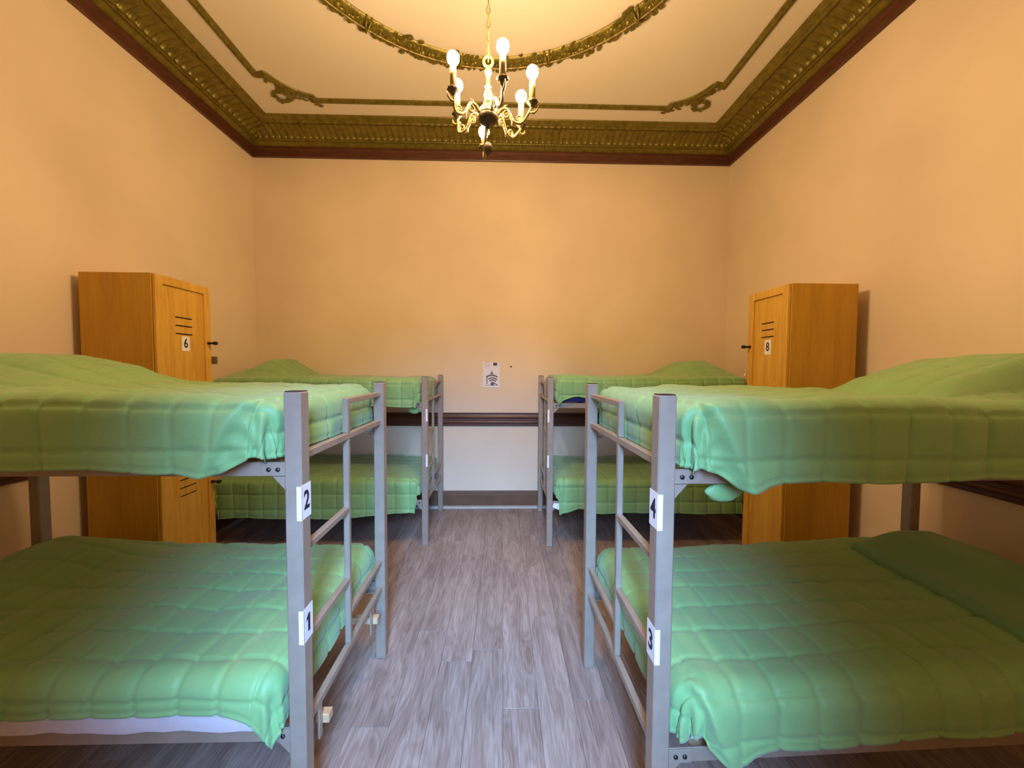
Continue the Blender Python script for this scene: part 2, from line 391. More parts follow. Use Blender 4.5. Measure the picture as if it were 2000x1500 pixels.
# ------------------------------------------------------------------ bunk beds
PWD, LB = .056, 1.87          # post width, bed length
def numeral(ch, size, m, parent, origin, ax, up, squeeze=.85):
    cu = bpy.data.curves.new('numeral', 'FONT'); cu.body = ch; cu.size = size; cu.align_x = 'CENTER'; cu.align_y = 'CENTER'
    cu.offset = size * .022; cu.extrude = .0004; cu.resolution_u = 4
    tmp = bpy.data.objects.new('numeral_tmp', cu); COL.objects.link(tmp)
    bpy.context.view_layer.update()
    me = bpy.data.meshes.new_from_object(tmp.evaluated_get(bpy.context.evaluated_depsgraph_get()))
    bpy.data.objects.remove(tmp); bpy.data.curves.remove(cu)
    ax, up = Vector(ax), Vector(up); n = ax.cross(up); me.name = 'numeral'
    me.transform(Matrix(((ax.x * squeeze, up.x, n.x, origin[0]), (ax.y * squeeze, up.y, n.y, origin[1]), (ax.z * squeeze, up.z, n.z, origin[2]), (0, 0, 0, 1))))
    me.materials.clear(); me.materials.append(m)
    return link('numeral', me, parent)

def bunk(loc, rz, sx, Wb, label, numbers, stickz=(1.204, .784), blocks=False, hb=1.570, LB=1.87):
    """sx = -1: head end towards -x (left wall); local y runs to the back of the room"""
    root = tag(empty('bunk_bed', loc, rz), label, 'bunk bed', 'grey metal bunk beds of the dormitory')
    h = PWD / 2; m = M['metal']
    def bx(name, u0, u1, w0, w1, z0, z1, c=.003, mt=m, par=root):
        xs = sorted((sx * u0, sx * u1))
        return MB().box((xs[0], w0, z0), (xs[1], w1, z1), c).build(name, mt, par)
    t = .0125
    for u in (0, LB):
        for w in (0, Wb):
            p = bx('post', u - h, u + h, w - h, w + h, 0, hb, .004)
            bx('post_cap', u - h + .003, u + h - .003, w - h + .003, w + h - .003, hb - .001, hb + .003, .0012, M['bolt'], p)
    a, b, mid = h, Wb - h, .405
    for u in (0, LB):
        bx('end_rail', u - t, u + t, a, b, 1.336, 1.364); bx('end_rail', u - t, u + t, a, b, .390, .420)
    bx('guard_rail', -t, t, mid + t, b, 1.492, 1.517)
    bx('half_rail', -t, t, mid + t, b, .545, .570)
    bx('ladder_step', -t, t, a, mid - t, 1.012, 1.038); bx('ladder_step', -t, t, a, mid - t, .693, .719)
    bx('ladder_upright', -t, t, mid - t, mid + t, .4201, 1.3359); bx('ladder_upright', -t, t, mid - t, mid + t, 1.3641, 1.517)
    bx('guard_rail', LB - t, LB + t, a, b, 1.492, 1.517)
    for z0, z1 in ((1.290, 1.337), (.378, .426)):
        for w, si in ((-.012, 1), (Wb + .012, -1)):
            r = MB(); ys = sorted((w - .0, w - si * .004)); xs = sorted((sx * h, sx * (LB - h)))
            r.box((xs[0], ys[0], z0), (xs[1], ys[1], z1), .001)
            yl = sorted((w, w + si * .038)); r.box((xs[0], yl[0], z0), (xs[1], yl[1], z0 + .004), .001)
            rl = r.build('side_rail', m, root)
            for ue, s2 in ((h, 1), (LB - h, -1)):
                xs2 = sorted((sx * ue, sx * (ue + s2 * .078))); yp = sorted((w - si * .0045, w - si * .009))
                pl = MB().box((xs2[0], yp[0], z0 + .002), (xs2[1], yp[1], z1 - .002), .001).build('bracket_plate', m, rl)
                mb = MB()
                for q in (.024, .054):
                    xc = sx * (ue + s2 * q); yo = w - si * .009; zc = (z0 + z1) / 2
                    pr = []
                    for rr, dd in ((.0075, 0), (.0075, .003), (.005, .0055)):
                        pr.append([(xc + rr * math.cos(k * PI / 5), yo - si * dd, zc + rr * math.sin(k * PI / 5)) for k in range(11)])
                    pr.append([(xc, yo - si * .0055, zc)] * 11)
                    mb.grid(np.array(pr))
                mb.build('bolt', M['bolt'], rl)
                g0 = sx * ue; g1 = sx * (ue + s2 * .046)
                MB().prism([(g0, z0 - .001), (g1, z0 - .001), (g0, z0 - .052)], 0, .004, ((0, w - .002, 0), (1, 0, 0), (0, 0, 1), (0, 1, 0))).build('gusset', m, rl)
    # slats under each mattress
    for z in (1.2945, .3825):
        for k in range(9):
            u = .16 + k * (LB - .32) / 8
            bx('slat', u - .035, u + .035, .004, Wb - .004, z, z + .014, .002, M['ply'])
    if blocks:
        for w in (.150, .712):
            bx('batten', -.032, LB - .05, w - .018, w + .018, .300, .334, .002, M['ply'])
            bx('batten_strap', -.010, -.002, w - .045, w - .022, .262, .389, .001)
    # number stickers wrapped round the front corner of the aisle post
    for ch, zc in zip(numbers, stickz):
        e = .0006; xo = -sx * (h + e)
        s = MB(); hh = .058
        xs = sorted((xo, -sx * (h - .0004)))
        s.box((xs[0], -h - e, zc - hh), (xs[1], h + .002 if ch else -h + .012, zc + hh))
        xs = sorted((xo, -sx * (h - .017))); s.box((xs[0], -h - e, zc - hh - .002), (xs[1], -h + .0002, zc + hh - .004))
        st = s.build('number_sticker', M['paper'], root)
        if ch:
            n = -sx
            if ch == '1':
                mb1 = MB(); P1 = [(-.004, -.031), (.009, -.031), (.009, .031), (-.001, .031), (-.013, .020), (-.013, .008), (-.004, .014)]
                mb1.prism(P1, 0, .0006, ((xo + n * .0001, .001, zc), (0, n, 0), (0, 0, 1), (n, 0, 0))); mb1.build('numeral', M['ink'], st)
            else: numeral(ch, .088, M['ink'], st, (xo + n * .0004, .001, zc), (0, n, 0), (0, 0, 1))
    return root

NL = bunk((-.686, 1.290, 0), 0.0, -1, .868, 'grey metal bunk bed in the left foreground with number stickers 1 and 2', ('2', '1'), blocks=True)
NR = bunk((.510, 1.194, 0), .0296, 1, .877, 'grey metal bunk bed in the right foreground with number stickers 3 and 4', ('4', '3'), (1.207, .775))
FL = bunk((-.716, 3.555, 0), 0.0, -1, .882, 'grey metal bunk bed at the end wall, left of the paper notice', ('', ''), (1.22, .80), LB=2.0)
FR = bunk((.440, 3.516, 0), 0.0, 1, .866, 'grey metal bunk bed at the end wall, right of the paper notice', ('', ''), (1.22, .80))

# ------------------------------------------------------------------ mattresses and quilts
def sstep(x): x = np.clip(x, 0, 1); return x * x * (3 - 2 * x)
def mattress(bed, sx, Wb, z0, z1, label, m, w0=None, tagw=False, u0=.088):
    o = empty('mattress', bed.location, bed.rotation_euler.z)
    w0 = .0 if w0 is None else w0; w1 = Wb - .0; u1 = LB - .11
    r = .03; rows = []
    n = 64
    per = []
    cs = [(u1 - r, w1 - r, 0), (u0 + r, w1 - r, PI / 2), (u0 + r, w0 + r, PI), (u1 - r, w0 + r, 1.5 * PI)]
    for cu, cw, a in cs:
        for k in range(7): per.append((cu + r * math.cos(a + k / 6 * PI / 2), cw + r * math.sin(a + k / 6 * PI / 2)))
    dense = []
    for i in range(len(per)):
        p, q = np.array(per[i]), np.array(per[(i + 1) % len(per)]); k = max(1, int(np.linalg.norm(q - p) / .06))
        dense += [tuple(p + (q - p) * t / k) for t in range(k)]
    per = np.array(dense + dense[:1]); c = per.mean(0)
    for ins, z in ((.5, 0), (.02, 0), (.006, .008), (0, .025), (.004, .5), (0, .975), (.006, .992), (.02, 1), (.5, 1)):
        zz = z0 + (z1 - z0) * z if .1 < z < .9 else (z0 + (.0 if z < .5 else z1 - z0) + (z if z < .5 else z - 1) * .2)
        q = per + (c - per) * ins; wv = (.004 * np.sin(per[:, 0] * 17 + 1) + .003 * np.sin(per[:, 0] * 41)) * (1 if z < .2 else 0)
        rows.append(np.stack([sx * q[:, 0], q[:, 1], zz + wv + .003], -1))
    MB().grid(np.array(rows)).build('cover', m, o, flip=(sx > 0))
    if tagw:
        xs = sorted((sx * .075, sx * .035))
        MB().prism([(sx * .035, z0 - .022), (sx * .092, z0 - .022), (sx * .085, z0 - .085), (sx * .025, z0 - .060)], 0, .0015, ((0, -.034, 0), (1, 0, 0), (0, 0, 1), (0, 1, 0))).build('care_tag', M['paper'], o)
    return tag(o, label, 'mattress', 'mattresses of the bunk beds')

def quilt(bed, sx, Wb, zt, Lf, Lb_, Lft, label, hump=None, seed=0, p=3.2, rho=.065, u0=.050, u1=None, w0=-.073, w1=None, flare_b=0.0, lift=None, pm=.0, plain=False, pleat=None, res=.0085):
    rg = np.random.RandomState(seed)
    u1 = u1 or LB - .06; w1 = w1 or Wb + .073
    ui, wi, uo, wo = u0 + rho, w0 + rho, u1 - rho, w1 - rho
    nu = int((uo - ui + Lft + .16) / res); nv = int((wo - wi + Lf + Lb_) / res)
    U = np.linspace(ui - Lft, uo + .16, nu); Vv = np.linspace(0, 1, nv)
    UU = np.repeat(U[:, None], nv, 1)
    Lfv = np.full(nu, Lf) if lift is None else Lf + lift(U)
    # front overhang varies along the bed: a wavy hem
    Lfv = Lfv + .006 * np.sin(U * 4.1 + seed) + .003 * np.sin(U * 13 + 2 * seed)
    nf = int(nv * Lf / (wo - wi + Lf + Lb_))
    VV = np.zeros((nu, nv))
    for i in range(nu):
        VV[i, :nf] = np.linspace(wi - Lfv[i], wi, nf, endpoint=False); VV[i, nf:] = np.linspace(wi, wo + Lb_, nv - nf)
    a1 = np.clip(ui - UU, 0, None); a2 = np.clip(UU - uo, 0, None); b1 = np.clip(wi - VV, 0, None); b2 = np.clip(VV - wo, 0, None)
    a, b = a1 + a2, b1 + b2
    mx = np.maximum(a, b) + 1e-9
    r = np.maximum(a, b) * ((a / mx) ** p + (b / mx) ** p + 1e-12) ** (1 / p)
    phi = np.where(b >= a, PI / 2 - PI / 4 * (a / mx), PI / 4 * (b / mx))
    dx = np.cos(phi) * np.where(a2 > 0, 1, -1); dy = np.sin(phi) * np.where(b2 > 0, 1, -1)
    al = np.clip(r / rho, 0, PI / 2)
    out = rho * np.sin(al); down = rho * (1 - np.cos(al)) + np.clip(r - rho * PI / 2, 0, None)
    sk = sstep((r - rho * .8) / .12)                     # how much of a skirt
    # quilting grid in cloth coordinates
    s1, s2 = .132, .138
    qu = (UU - (ui - Lft) - .082) / s1; qv = (VV - (wi - Lf) - .084) / s2
    nzw = sum(.045 * np.sin(UU * f1 + VV * f2 + ph) for f1, f2, ph in zip(rg.uniform(3, 9, 3), rg.uniform(3, 9, 3), rg.uniform(0, 6, 3)))
    qu = qu + nzw * .25; qv = qv + nzw * .25
    eu = np.clip(np.abs(np.sin(PI * qu)), 0, 1); ev = np.clip(np.abs(np.sin(PI * qv)), 0, 1)
    du = np.arcsin(eu) / PI * s1; dv = np.arcsin(ev) / PI * s2
    puff = .0050 * (eu ** .5) * (ev ** .5) - .0055 * np.exp(-(du / .0075) ** 2) - .0055 * np.exp(-(dv / .0075) ** 2) if not plain else np.zeros_like(UU)
    # hem stitching line close to the edge
    edge = np.minimum.reduce([UU - (ui - Lft), VV - VV[:, :1], VV[:, -1:] - VV])
    puff = puff - .004 * np.exp(-((edge - .016) / .006) ** 2)
    # wrinkles
    wr = np.zeros_like(UU)
    for k in range(10):
        f = rg.uniform(4, 26); th = rg.uniform(0, PI); wr += .0042 / (1 + f / 9) * np.sin(f * (UU * math.cos(th) + VV * math.sin(th)) + rg.uniform(0, 6) + 1.2 * np.sin(UU * 7 + k))
    for k in range(5):
        f = rg.uniform(40, 75); th = rg.uniform(-.5, .5); wr += .0011 * np.sin(f * (UU * math.cos(th) + VV * math.sin(th)) + 2.0 * np.sin(VV * 13 + k)) * np.exp(-np.minimum(eu, ev) / .35)
    # folds hanging in the skirt and pleats gathering at corners
    cor = np.where((a > 0) & (b > 0), np.minimum(a, b) / mx, 0)
    fold = sk * (.0045 * np.sin(UU * 7.5 + seed * 1.7 + 3 * b) + .0020 * np.sin(UU * 23 + seed)) + cor * sk * (.014 * np.sin(phi * 10 + seed) + pm)
    if pleat:
        ut, ub, am, stp = pleat
        s_ = UU - (ut + (ub - ut) * np.clip(b1 / Lf, 0, 1.2)); on = sstep((b1 - .02) / .05)
        fold = fold + on * (am * np.exp(-(s_ / np.where(s_ > 0, .055, .022)) ** 2) - stp * sstep((-s_ + .004) / .014))
        fold = fold + on * (s_ < -.01) * .004 * np.sin(b1 * 70 + UU * 40)
    nx, ny, nz = dx * np.sin(al), dy * np.sin(al), np.cos(al)
    disp = puff + wr * (1 - .35 * sk) + fold
    cx_ = np.clip(UU, ui, uo); cy_ = np.clip(VV, wi, wo)
    tail = flare_b * cor * (b2 > 0) * (a1 > 0) * sstep((r - .10) / .12) * sstep((np.sin(phi) - .55) / .15)
    X = cx_ + dx * (out + tail) + nx * disp; Y = cy_ + dy * out + ny * disp; Z = zt - down + nz * disp
    if hump is not None: Z = Z + hump(cx_, (cy_ - w0) / (w1 - w0)) * np.cos(al * .85)
    Z = Z + .006 * np.sin(cx_ * 4 + seed) * (1 - sk)
    # keep the foot skirt inside the end frame
    X = np.where(tail < .004, np.maximum(X, .016), X)
    G = np.stack([sx * X, Y, Z], -1)
    # turn the hem in so the cloth has a thickness
    Nn = np.stack([sx * nx, ny, nz], -1)
    def ring(G, Nn):
        top = G[:1] - Nn[:1] * .010; top2 = top + np.array([0, 0, .05]); G = np.concatenate([top2, top, G, ], 0); Nn = np.concatenate([Nn[:1], Nn[:1], Nn], 0)
        l = G[:, :1] - Nn[:, :1] * .012; l2 = l + np.array([0, 0, .05]); rr = G[:, -1:] - Nn[:, -1:] * .012; r2 = rr + np.array([0, 0, .05])
        return np.concatenate([l2, l, G, rr, r2], 1)
    G = ring(G, Nn)
    o = MB().grid(G).build('quilt', M['quilt'], None, flip=(sx < 0))
    o.location = bed.location; o.rotation_euler = bed.rotation_euler
    return tag(o, label, 'quilt', 'green quilts on the bunk beds')

def soft_hump(us, ue, hgt, wlo=.05, whi=.35, wob=0.0):
    def f(u, w):
        cross = sstep((w - wlo) / (whi - wlo)) * sstep((1.02 - w) / .22)
        lo = sstep((u - us - wob * (w - .5)) / (ue - us)); drop = 1 - .55 * sstep((u - 1.60) / .25)
        return hgt * cross * lo * drop
    return f

Q = 'green quilt '
# near left
mattress(NL, -1, .868, 1.344, 1.505, 'white mattress of the upper bunk in the left foreground above sticker 2', M['matt'])
quilt(NL, -1, .868, 1.558, .300, .26, .25, Q + 'on the upper bunk in the left foreground beside sticker 2', soft_hump(.86, 1.50, .150, .10, .55), 11, p=16.0, rho=.075, pleat=(.10, .25, .020, .010), lift=lambda u: -.014 - .016 * sstep((u - .35) / .4) + .014 * np.exp(-((u - .25) / .07) ** 2) - .040 * (1 - sstep((u - .08) / .14)))
mattress(NL, -1, .868, .433, .600, 'white mattress showing below the quilt edge on the lower left bunk', M['matt'], w0=-.040)
quilt(NL, -1, .868, .648, .200, .22, .24, Q + 'on the lower bunk in the left foreground beside sticker 1', soft_hump(1.05, 1.60, .110, .25, .8), 23, p=2.6, rho=.075, w0=-.078, flare_b=.10, lift=lambda u: -.028 - .012 * sstep((u - .3) / .3) + .055 * (1 - sstep((u - .02) / .18)))
# near right
NR_MU = mattress(NR, 1, .877, 1.344, 1.505, 'white mattress of the upper bunk in the right foreground above sticker 4', M['matt'])
def hump_nr(u, w):
    us = .98 + .42 * np.clip(w, 0, 1) ** 2
    ru = sstep((u - us) / .13); cross = sstep((w - .07) / .15) * sstep((1.03 - w) / .25)
    return -.013 * np.exp(-((u - us - .005) / .026) ** 2) * cross + (.045 + .120 * sstep((u - us) / .55)) * ru * cross * (1 - .35 * sstep((u - 1.66) / .2))
qnr = quilt(NR, 1, .877, 1.553, .300, .26, .25, Q + 'on the upper bunk in the right foreground beside sticker 4', hump_nr, 37, p=16.0, rho=.070, pleat=(.08, .22, .024, .012), lift=lambda u: -.016 + .022 * np.exp(-((u - .23) / .06) ** 2) - .030 * (1 - sstep((u - .12) / .10)))
def cloth_blob(c, r, name, parent, seed):
    n1, n2 = 14, 20; G = np.zeros((n1, n2 + 1, 3))
    for i in range(n1):
        for j in range(n2 + 1):
            t, f = PI * (i + .02) / (n1 - .96), 2 * PI * j / n2; k = 1 + .10 * math.sin(3 * f + seed) * math.sin(t) + .06 * math.sin(5 * t + 2 * f)
            G[i, j] = (c[0] + r[0] * k * math.sin(t) * math.cos(f), c[1] + r[1] * math.sin(t) * math.sin(f), c[2] - r[2] * k * math.cos(t))
    return MB().grid(G).build(name, M['quilt'], parent)
cloth_blob((.205, .012, 1.254), (.060, .010, .030), 'tucked_corner', qnr, 1)
G = []
for k in range(60):
    u = .90 + k * .0135; dz = (.007 + .007 * math.sin(u * 9) ** 2) if u < 1.28 else .016 + .012 * math.sin((u - 1.28) * 5)
    if u < .96: dz *= (u - .89) / .07
    G.append([(u, -.040, 1.345), (u, -.046, 1.320), (u, -.048, 1.313 - dz), (u, -.044, 1.313 - dz)])
MB().grid(np.array(G)).build('sheet_edge', M['matt'], NR_MU)
mattress(NR, 1, .877, .433, .570, 'white mattress of the lower bunk in the right foreground above the floor', M['matt'])
def hump_lr(u, w): return .052 * sstep((u - 1.25) / .40) * sstep((w - .05) / .4) * sstep((1.05 - w) / .25)
qlr = quilt(NR, 1, .877, .664, .300, .22, .25, Q + 'on the lower bunk in the right foreground beside sticker 3', hump_lr, 41, p=12.0, rho=.085, w0=-.075, pleat=(.06, .20, .020, .014), lift=lambda u: -.040 - .035 * sstep((u - .35) / .7) + .035 * np.exp(-((u - .21) / .07) ** 2) - .045 * (1 - sstep((u - .08) / .12)))
# its top edge folded back over the pillow: plain underside of the cloth
n1, n2 = 40, 60; G = np.zeros((n1 + 2, n2 + 2, 3))
for i in range(n1):
    for j in range(n2):
        w = .015 + .90 * j / (n2 - 1); s_ = i / (n1 - 1)
        us = 1.37 + .05 * w; ue = LB - .060
        u = us + (ue - us) * s_
        zz = .664 + float(hump_lr(np.array(u), np.array(w))) + .014 + .030 * min(1, s_ / .05) ** .5 * (1 - .25 * s_) + .006 * math.sin(7 * w + 5 * s_)
        zz += .044 * float(sstep(np.array((u - us) / .34))) * float(sstep(np.array((w - .1) / .5)))
        if w > .84: zz -= .05 * ((w - .84) / .07) ** 2
        if w < .09: zz -= .05 * ((.09 - w) / .075) ** 2
        G[i + 1, j + 1] = (u, w * .877, zz)
G[0, 1:-1] = G[1, 1:-1] + np.array([.004, 0, -.016]); G[-1, 1:-1] = G[-2, 1:-1] - np.array([0, 0, .05]); G[:, 0] = G[:, 1] - np.array([0, 0, .025]); G[:, -1] = G[:, -2] - np.array([0, 0, .025])
fo = MB().grid(G).build('folded_top_edge', M['quilt2'], qlr, flip=False); fo['label'] = 'plain darker green underside folded back over the pillow'
# far left
mattress(FL, -1, .882, 1.344, 1.505, 'white mattress of the upper bunk against the end wall at left', M['matt'])
qfl = quilt(FL, -1, .882, 1.556, .310, .17, .25, Q + 'on the upper bunk at the end wall, left of the notice', soft_hump(1.28, 1.62, .170, .05, .5), 53, p=6.0, rho=.06, w1=.882 + .062, u1=1.90, lift=lambda u: -.012)
cloth_blob((-.105, .012, 1.256), (.050, .010, .028), 'tucked_corner', qfl, 2)
mattress(FL, -1, .882, .433, .600, 'white mattress of the lower bunk against the end wall at left', M['matt'])
quilt(FL, -1, .882, .640, .400, .17, .19, Q + 'on the lower bunk at the end wall, left of the notice', soft_hump(1.25, 1.7, .09), 61, p=6.0, rho=.06, w1=.882 + .062, u1=1.90, lift=lambda u: -.04 * (1 - sstep((u - .3) / .5)))
# far right
mattress(FR, 1, .866, 1.344, 1.505, 'mattress in a navy cover on the upper bunk against the end wall at right', M['navy'], w0=-.020)
quilt(FR, 1, .866, 1.580, .290, .17, .25, Q + 'on the upper bunk at the end wall, right of the notice', soft_hump(1.12, 1.55, .150, .05, .5), 71, p=6.0, rho=.06, w1=.866 + .064, lift=lambda u: -.022 - .055 * np.exp(-((u - .24) / .13) ** 2))
mattress(FR, 1, .866, .433, .600, 'white mattress with a hanging care tag on the lower bunk at the end wall', M['matt'], tagw=True)
quilt(FR, 1, .866, .640, .330, .24, .19, Q + 'on the lower bunk at the end wall, right of the notice', soft_hump(1.25, 1.7, .09), 83, p=6.0, rho=.06, w1=.866 + .064, flare_b=.10, lift=lambda u: .02 - .05 * np.exp(-((u - .28) / .10) ** 2))

# ------------------------------------------------------------------ lockers
def locker(sx, xd, xb, y0, y1, Ht, num, sl, stk, label, ring_lock, dist=1.0):
    zf = lambda z: 1.65 + (z - 1.65) * dist
    xd, xb, y0, y1, Ht = xd * dist, xb * dist, y0 * dist, y1 * dist, zf(Ht)
    sl = (sl[0] * dist, sl[1] * dist, sl[2] * dist, sl[3] * dist, sl[4] * dist); stk = (stk[0] * dist, stk[1] * dist, zf(stk[2]), zf(stk[3]))
    """front faces the aisle: at x = xd, back at x = xb"""
    n = 1 if xd > xb else -1                    # outward direction of the door
    root = tag(empty('locker', ((xd + xb) / 2, (y0 + y1) / 2, 0)), label, 'locker', 'tall wooden lockers')
    ox, oy = (xd + xb) / 2, (y0 + y1) / 2
    def bx(name, xa, xc, ya, yb, za, zb, c=.003, m=M['locker'], par=root):
        xs = sorted((xa - ox, xc - ox)); return MB().box((xs[0], ya - oy, za), (xs[1], yb - oy, zb), c).build(name, m, par)
    tb = .018
    bx('side_panel', xd - n * .024, xb, y0, y0 + tb, 0, Ht); bx('side_panel', xd - n * .024, xb, y1 - tb, y1, 0, Ht)
    bx('top_panel', xd - n * .024, xb, y0 + tb, y1 - tb, Ht - tb, Ht); bx('base_panel', xd - n * .024, xb, y0 + tb, y1 - tb, .06, .06 + tb)
    bx('back_panel', xb, xb + n * .008, y0 + tb, y1 - tb, 0, Ht - tb); bx('shelf', xd - n * .03, xb + n * .01, y0 + tb, y1 - tb, 1.09, 1.09 + tb)
    bx('plinth', xd - n * .045, xd - n * .03, y0 + tb, y1 - tb, 0, .06)
    zm = 1.10
    for zb, zt, top in ((.045, zm - .003, False), (zm + .003, Ht - .004, True)):
        d = empty('door', (0, 0, 0)); d.parent = root
        fr = .058; ya, yb = y0 + .003, y1 - .003
        f = MB(); X0, X1 = xd - n * .022 - ox, xd - ox; xs = sorted((X0, X1))
        f.box((xs[0], ya - oy, zb), (xs[1], ya + fr - oy, zt), .003).box((xs[0], yb - fr - oy, zb), (xs[1], yb - oy, zt), .003)
        f.box((xs[0], ya + fr - oy, zb), (xs[1], yb - fr - oy, zb + fr), .003).box((xs[0], ya + fr - oy, zt - fr), (xs[1], yb - fr - oy, zt), .003)
        d_ob = f.build('door', M['lockdoor'], root)
        bpy.data.objects.remove(d)
        zs = [zt - .055 - q for q in (sl[0], sl[1], sl[2])]
        sa, sb = sl[3], sl[4]
        # panel in strips so that the three louvre slots are cut through the panel
        P = MB(); pa, pb = ya + fr - .004, yb - fr + .004; px = sorted((xd - n * .021 - ox, xd - n * .014 - ox)); hs = .005
        zc = [zt - fr + .004] + [v for z in zs for v in (z + hs, z - hs)] + [zb + fr - .004]
        for k in range(0, len(zc), 2): P.box((px[0], pa - oy, zc[k + 1]), (px[1], pb - oy, zc[k]))
        for z in zs:
            P.box((px[0], pa - oy, z - hs), (px[1], sa - oy, z + hs)); P.box((px[0], sb - oy, z - hs), (px[1], pb - oy, z + hs))
        P.build('door_panel', M['lockdoor'], d_ob)
        for z in zs:
            bx('vent_shade_strip', xd - n * .0205, xd - n * .0213, sa - .004, sb + .004, z - hs - .001, z + hs + .001, 0, M['slot_shade'], d_ob)  # dark strip closing each slot from behind, shade of the inside put in as colour
        if top:
            s0, s1, z0, z1 = stk
            st = bx('number_sticker', xd - n * .0138, xd - n * .0130, s0, s1, z0, z1, 0, M['paper'], d_ob)
            numeral(num, .092, M['ink'], st, (xd - n * .0126 - ox, (s0 + s1) / 2 - oy, (z0 + z1) / 2), (0, n, 0), (0, 0, 1), .80)
        # black turn knob near the free edge, standing out from the door
        ky, kz = yb - .034, zf(1.83 if top else .765)
        k = MB(); prf = [(0.0001, -.001), (.011, 0), (.011, .012), (.009, .016), (.009, .040), (.0135, .044), (.0135, .066), (.010, .070), (.0001, .070)]
        k.lathe(prf, 14)
        k.v = [(xd - ox + n * c, ky - oy + a, kz + b) for a, b, c in k.v]
        k.build('knob', M['black'], d_ob, flip=(n < 0))
        if top and not ring_lock:
            h = MB(); xs = sorted((xd - n * .02 - ox, xd + n * .040 - ox)); h.box((xs[0], y1 + .0005 - oy, 1.672), (xs[1], y1 + .006 - oy, 1.732), .002)
            h.build('hasp', M['hasp'], root)
        if top and ring_lock:
            pts = [(xd - ox + n * (.006 + .022 * math.sin(t)), yb - .012 - oy, 1.585 + .040 * math.cos(t)) for t in np.linspace(0, 2 * PI, 21)]
            MB().tube(pts, .0055, 8, False).build('ring_pull', M['chrome'], root)
    return root
locker(-1, -2.244, -2.725, 2.552, 3.024, 2.256, '6', (.205, .262, .318, 2.716, 2.862), (2.766, 2.832, 1.762, 1.866), 'tall honey pine locker numbered 6 by the left wall', False, 1.02)
locker(1, 1.950, 2.440, 2.598, 3.024, 2.244, '8', (.190, .240, .292, 2.750, 2.884), (2.774, 2.842, 1.765, 1.872), 'tall honey pine locker numbered 8 by the right wall', True, 1.036)

# ------------------------------------------------------------------ notice and plug on the end wall
def wall_prism(mb, poly, d0, d1):       # polygons in x, z on the end wall
    return mb.prism(poly, d0, d1, ((0, YB, 0), (1, 0, 0), (0, 0, 1), (0, -1, 0)))
root = tag(empty('paper_notice', (-.135, YB, 1.43)), 'white paper notice with a house and signal arcs on the end wall', 'notice')
def onwall(mb, name, m):
    mb.v = [(a + .135, b - YB, c - 1.43) for a, b, c in mb.v]; return mb.build(name, m, root)
Gp = np.zeros((10, 14, 3))
for i in range(10):
    for j in range(14):
        s_, t_ = i / 9, j / 13
        Gp[i, j] = (-.232 + .196 * s_, YB - .0015 - .004 * (t_ < .12) * (1 - t_ / .12) - .003 * (s_ > .9), 1.428 + .300 * t_ - .004 * s_)
mb = MB().grid(Gp); Gq = Gp.copy(); Gq[..., 1] += .0008; mb.grid(Gq[::-1]); onwall(mb, 'sheet', M['paper'])
def arc_band(cx, cz, r0, r1, a0, a1, n=14):
    return [(cx + r1 * math.cos(t), cz + r1 * math.sin(t)) for t in np.linspace(a0, a1, n)] + [(cx + r0 * math.cos(t), cz + r0 * math.sin(t)) for t in np.linspace(a1, a0, n)]
ic = MB(); D0, D1 = .0035, .0045
wall_prism(ic, arc_band(-.128, 1.462, .100, .117, PI * .29, PI * .71), D0, D1)          # roof
wall_prism(ic, [(-.152, 1.584), (-.104, 1.584), (-.122, 1.604), (-.128, 1.628), (-.134, 1.604)], D0, D1)
wall_prism(ic, [(-.190, 1.466), (-.180, 1.466), (-.180, 1.552), (-.190, 1.552)], D0, D1)
wall_prism(ic, arc_band(-.122, 1.462, .070, .084, PI * .24, PI * .70), D0, D1); wall_prism(ic, arc_band(-.122, 1.462, .046, .060, PI * .22, PI * .72), D0, D1)
wall_prism(ic, arc_band(-.122, 1.470, .001, .022, 0, 2 * PI, 12), D0, D1)
wall_prism(ic, [(-.118, 1.482), (-.108, 1.488), (-.062, 1.462), (-.066, 1.452)], D0, D1)
onwall(ic, 'house_signal_print', M['inkgrey'])
tx = MB()
for k in range(11):
    xx = -.212 + k * .0145; wall_prism(tx, [(xx, 1.448), (xx + .010, 1.448), (xx + .010, 1.455), (xx, 1.455)], D0, D1)
onwall(tx, 'text_line_print', M['inkgrey'])
em = MB(); wall_prism(em, arc_band(-.180, 1.698, .024, .030, 0, 2 * PI, 20), D0, D1); wall_prism(em, arc_band(-.180, 1.694, .010, .014, PI, 2 * PI, 8), D0, D1)
onwall(em, 'emblem_print', M['inkpale'])
onwall(wall_prism(MB(), [(-.112, 1.684), (-.066, 1.684), (-.066, 1.718), (-.112, 1.718)], D0, D1), 'dark_block_print', M['inkbrown'])
pg = MB().lathe([(.0001, 0), (.010, 0), (.010, .004), (.004, .010), (.0001, .010)], 12)
pg.v = [(a, -c, b) for a, b, c in pg.v]
pgo = tag(pg.build('wall_plug', M['plastic']), 'small dark wall plug right of the paper notice', 'plug'); pgo.location = (.097, YB, 1.673)

# ------------------------------------------------------------------ chandelier
AX, AY = -.078, 1.955
ch = tag(empty('chandelier', (AX, AY, 2.89)), 'lit six-bulb antique brass chandelier hanging on a chain from the ceiling', 'chandelier')
def part(mb, name, m, parent=ch): return mb.build(name, m, parent)
Z0 = 2.89
part(MB().lathe([(.055, H - Z0), (.055, H - Z0 - .01), (.040, H - Z0 - .03), (.012, H - Z0 - .05), (.0001, H - Z0 - .05)][::-1], 18), 'ceiling_rose', M['brass'])
